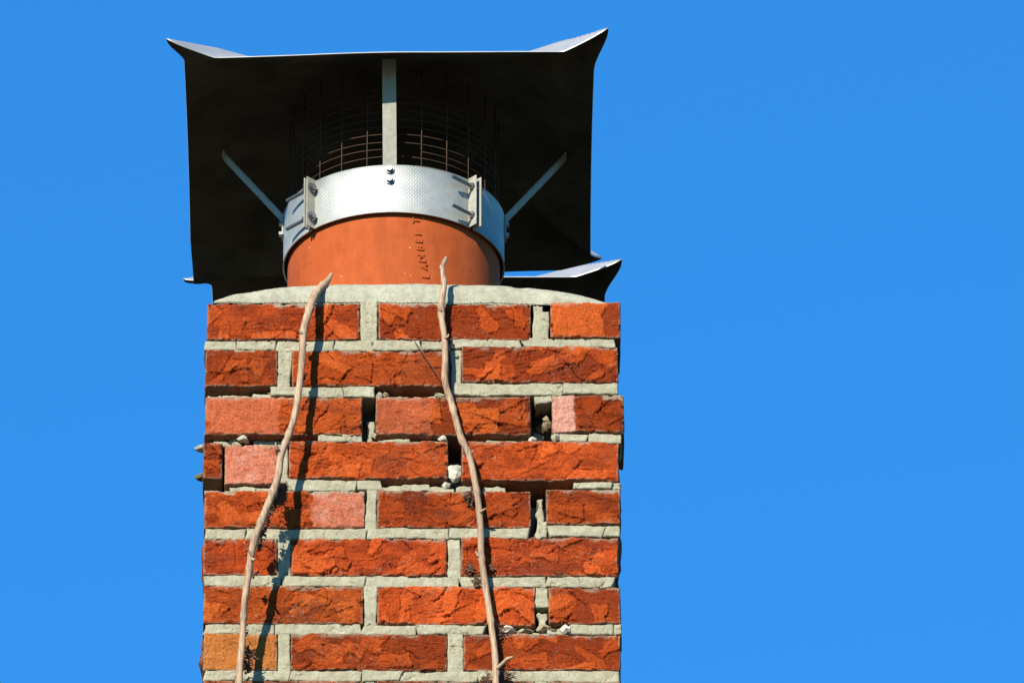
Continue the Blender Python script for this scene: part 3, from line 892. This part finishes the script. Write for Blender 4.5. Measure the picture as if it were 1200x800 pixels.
LEFT = [(388.5, 320.5, -0.0600, 3), (385, 327.5, -0.0400, 7), (379, 334, -0.0150, 9.5), (371.5, 342, 0.0081, 10.5), (366.5, 351, 0.0243, 10.5), (361.5, 366, 0.0365, 10), (356, 386, 0.0392, 9), (354.5, 408, 0.0392, 8.5),
        (353, 432, 0.0405, 8.5), (349, 466, 0.0432, 8.5), (343.5, 494, 0.0473, 8.5), (337, 513, 0.0500, 9), (329, 535, 0.0567, 9), (326, 557, 0.0635, 9.5), (318.5, 580, 0.0688, 9.5), (309.5, 602, 0.0716, 9.5),
        (300, 628, 0.0716, 9.5), (294.5, 648, 0.0702, 9), (291.5, 672, 0.0662, 8.5), (287, 700, 0.0607, 8.5), (285, 728, 0.0540, 8.5), (283.5, 756, 0.0500, 8.5), (281, 782, 0.0459, 9), (280, 800, 0.0446, 9), (277, 850, 0.0405, 9.5), (279, 900, 0.0405, 10)]
RIGHT = [(523, 301, 0.0156, 2.5), (521.2, 306, 0.0156, 6), (518.5, 312, 0.0156, 5.5), (519, 321, 0.0169, 6), (520.5, 333, 0.0182, 6.5), (519, 345, 0.0195, 7.5), (517, 357, 0.0208, 8), (517.5, 372, 0.0208, 8), (520.5, 393, 0.0208, 7.5), (521.8, 418, 0.0208, 7.5),
         (521, 442, 0.0208, 8), (524, 457, 0.0208, 8), (528.5, 470, 0.0208, 8), (535, 495, 0.0208, 8), (541, 515, 0.0208, 8.5), (549, 531, 0.0208, 8.5), (555, 556, 0.0208, 8.5), (560.5, 588, 0.0208, 8.5), (563.5, 622, 0.0208, 8.5),
         (564, 650, 0.0208, 8.5), (568.5, 684, 0.0221, 8.5), (573, 712, 0.0234, 8.5), (577, 742, 0.0234, 8.5), (580.5, 772, 0.0234, 8.5), (581, 800, 0.0234, 9), (581, 850, 0.0234, 9.5), (579, 900, 0.0234, 10)]
climber('long pale dry stem on the left, standing off the bricks with a broad shadow', LEFT,
        [[(296, 654, 0.0729, 4), (291, 644, 0.0810, 2.5), (285.5, 634, 0.0918, 1.2)], [(295, 654, 0.0743, 4), (297.5, 656, 0.0810, 3), (298.5, 653.5, 0.0837, 1.5)],
         [(354.5, 392, 0.0419, 5), (351.5, 388.5, 0.0459, 3), (351, 386, 0.0473, 1.5)], [(327, 528, 0.0594, 4), (323.5, 523, 0.0648, 2.5), (323, 518, 0.0662, 1.2)], [(308, 606, 0.0743, 5), (304.5, 603, 0.0783, 2)]],
        [(327, 577, 0.0486, 0.016, 130), (322, 587, 0.0513, 0.012, 70), (313, 606, 0.0540, 0.009, 50), (308, 621, 0.0540, 0.011, 70), (292, 770, 0.0351, 0.012, 60), (290, 760, 0.0378, 0.009, 40), (304, 640, 0.0540, 0.008, 40), (324, 570, 0.045, 0.011, 80), (331, 583, 0.030, 0.010, 70), (317, 597, 0.042, 0.010, 70), (303, 632, 0.044, 0.010, 80), (289, 780, 0.028, 0.010, 60), (287, 742, 0.032, 0.007, 40), (356, 400, 0.025, 0.006, 25), (356, 440, 0.025, 0.007, 30), (297, 672, 0.04, 0.006, 30)],
        (0.07, 0.16, 0.4185, 0.40, 0.52, 0.58, 0.66, 0.74, 0.85), 41)
climber('wavy pale dry stem close to the bricks in the middle, stubby fork on top', RIGHT,
        [[(581, 784, 0.0260, 5), (588, 778, 0.0338, 5), (595, 771.5, 0.0416, 5), (601, 769.5, 0.0468, 3)], [(563, 600, 0.0247, 4), (567, 597, 0.0312, 3), (569.5, 595.5, 0.0338, 1.5)], [(517.5, 366, 0.0234, 5), (514, 360, 0.0273, 3.5), (512.8, 356.5, 0.0286, 2)],
         [(521, 396, 0.0234, 4), (525, 394.5, 0.0286, 3), (525.5, 391.5, 0.0286, 1.5)], [(519.5, 320, 0.0169, 4), (516.5, 313, 0.0169, 3.5), (516.6, 311, 0.0169, 2)], [(553, 530, 0.0234, 3), (555, 527.5, 0.0260, 1.2)], [(564, 653, 0.0234, 4), (559.5, 650, 0.0260, 3), (557.5, 645, 0.0260, 1)]],
        [(549, 581, 0.0104, 0.011, 90), (552, 588, 0.0078, 0.008, 50), (551, 664, 0.0078, 0.009, 60), (558, 680, 0.0078, 0.008, 50), (576, 664, 0.0078, 0.006, 30), (584, 740, 0.0104, 0.010, 60), (571, 797, 0.0078, 0.012, 60), (592, 794, 0.0078, 0.014, 90), (528, 400, 0.0078, 0.005, 20), (572, 694, 0.0078, 0.007, 30)],
        (0.05, 0.12, 0.3055, 0.37, 0.47, 0.60, 0.72, 0.82), 57,
        straw=[(486, 400, 0.004, 1.2), (496, 415, 0.008, 1.1), (508, 432, 0.013, 1.1), (518, 446, 0.018, 1.1)])
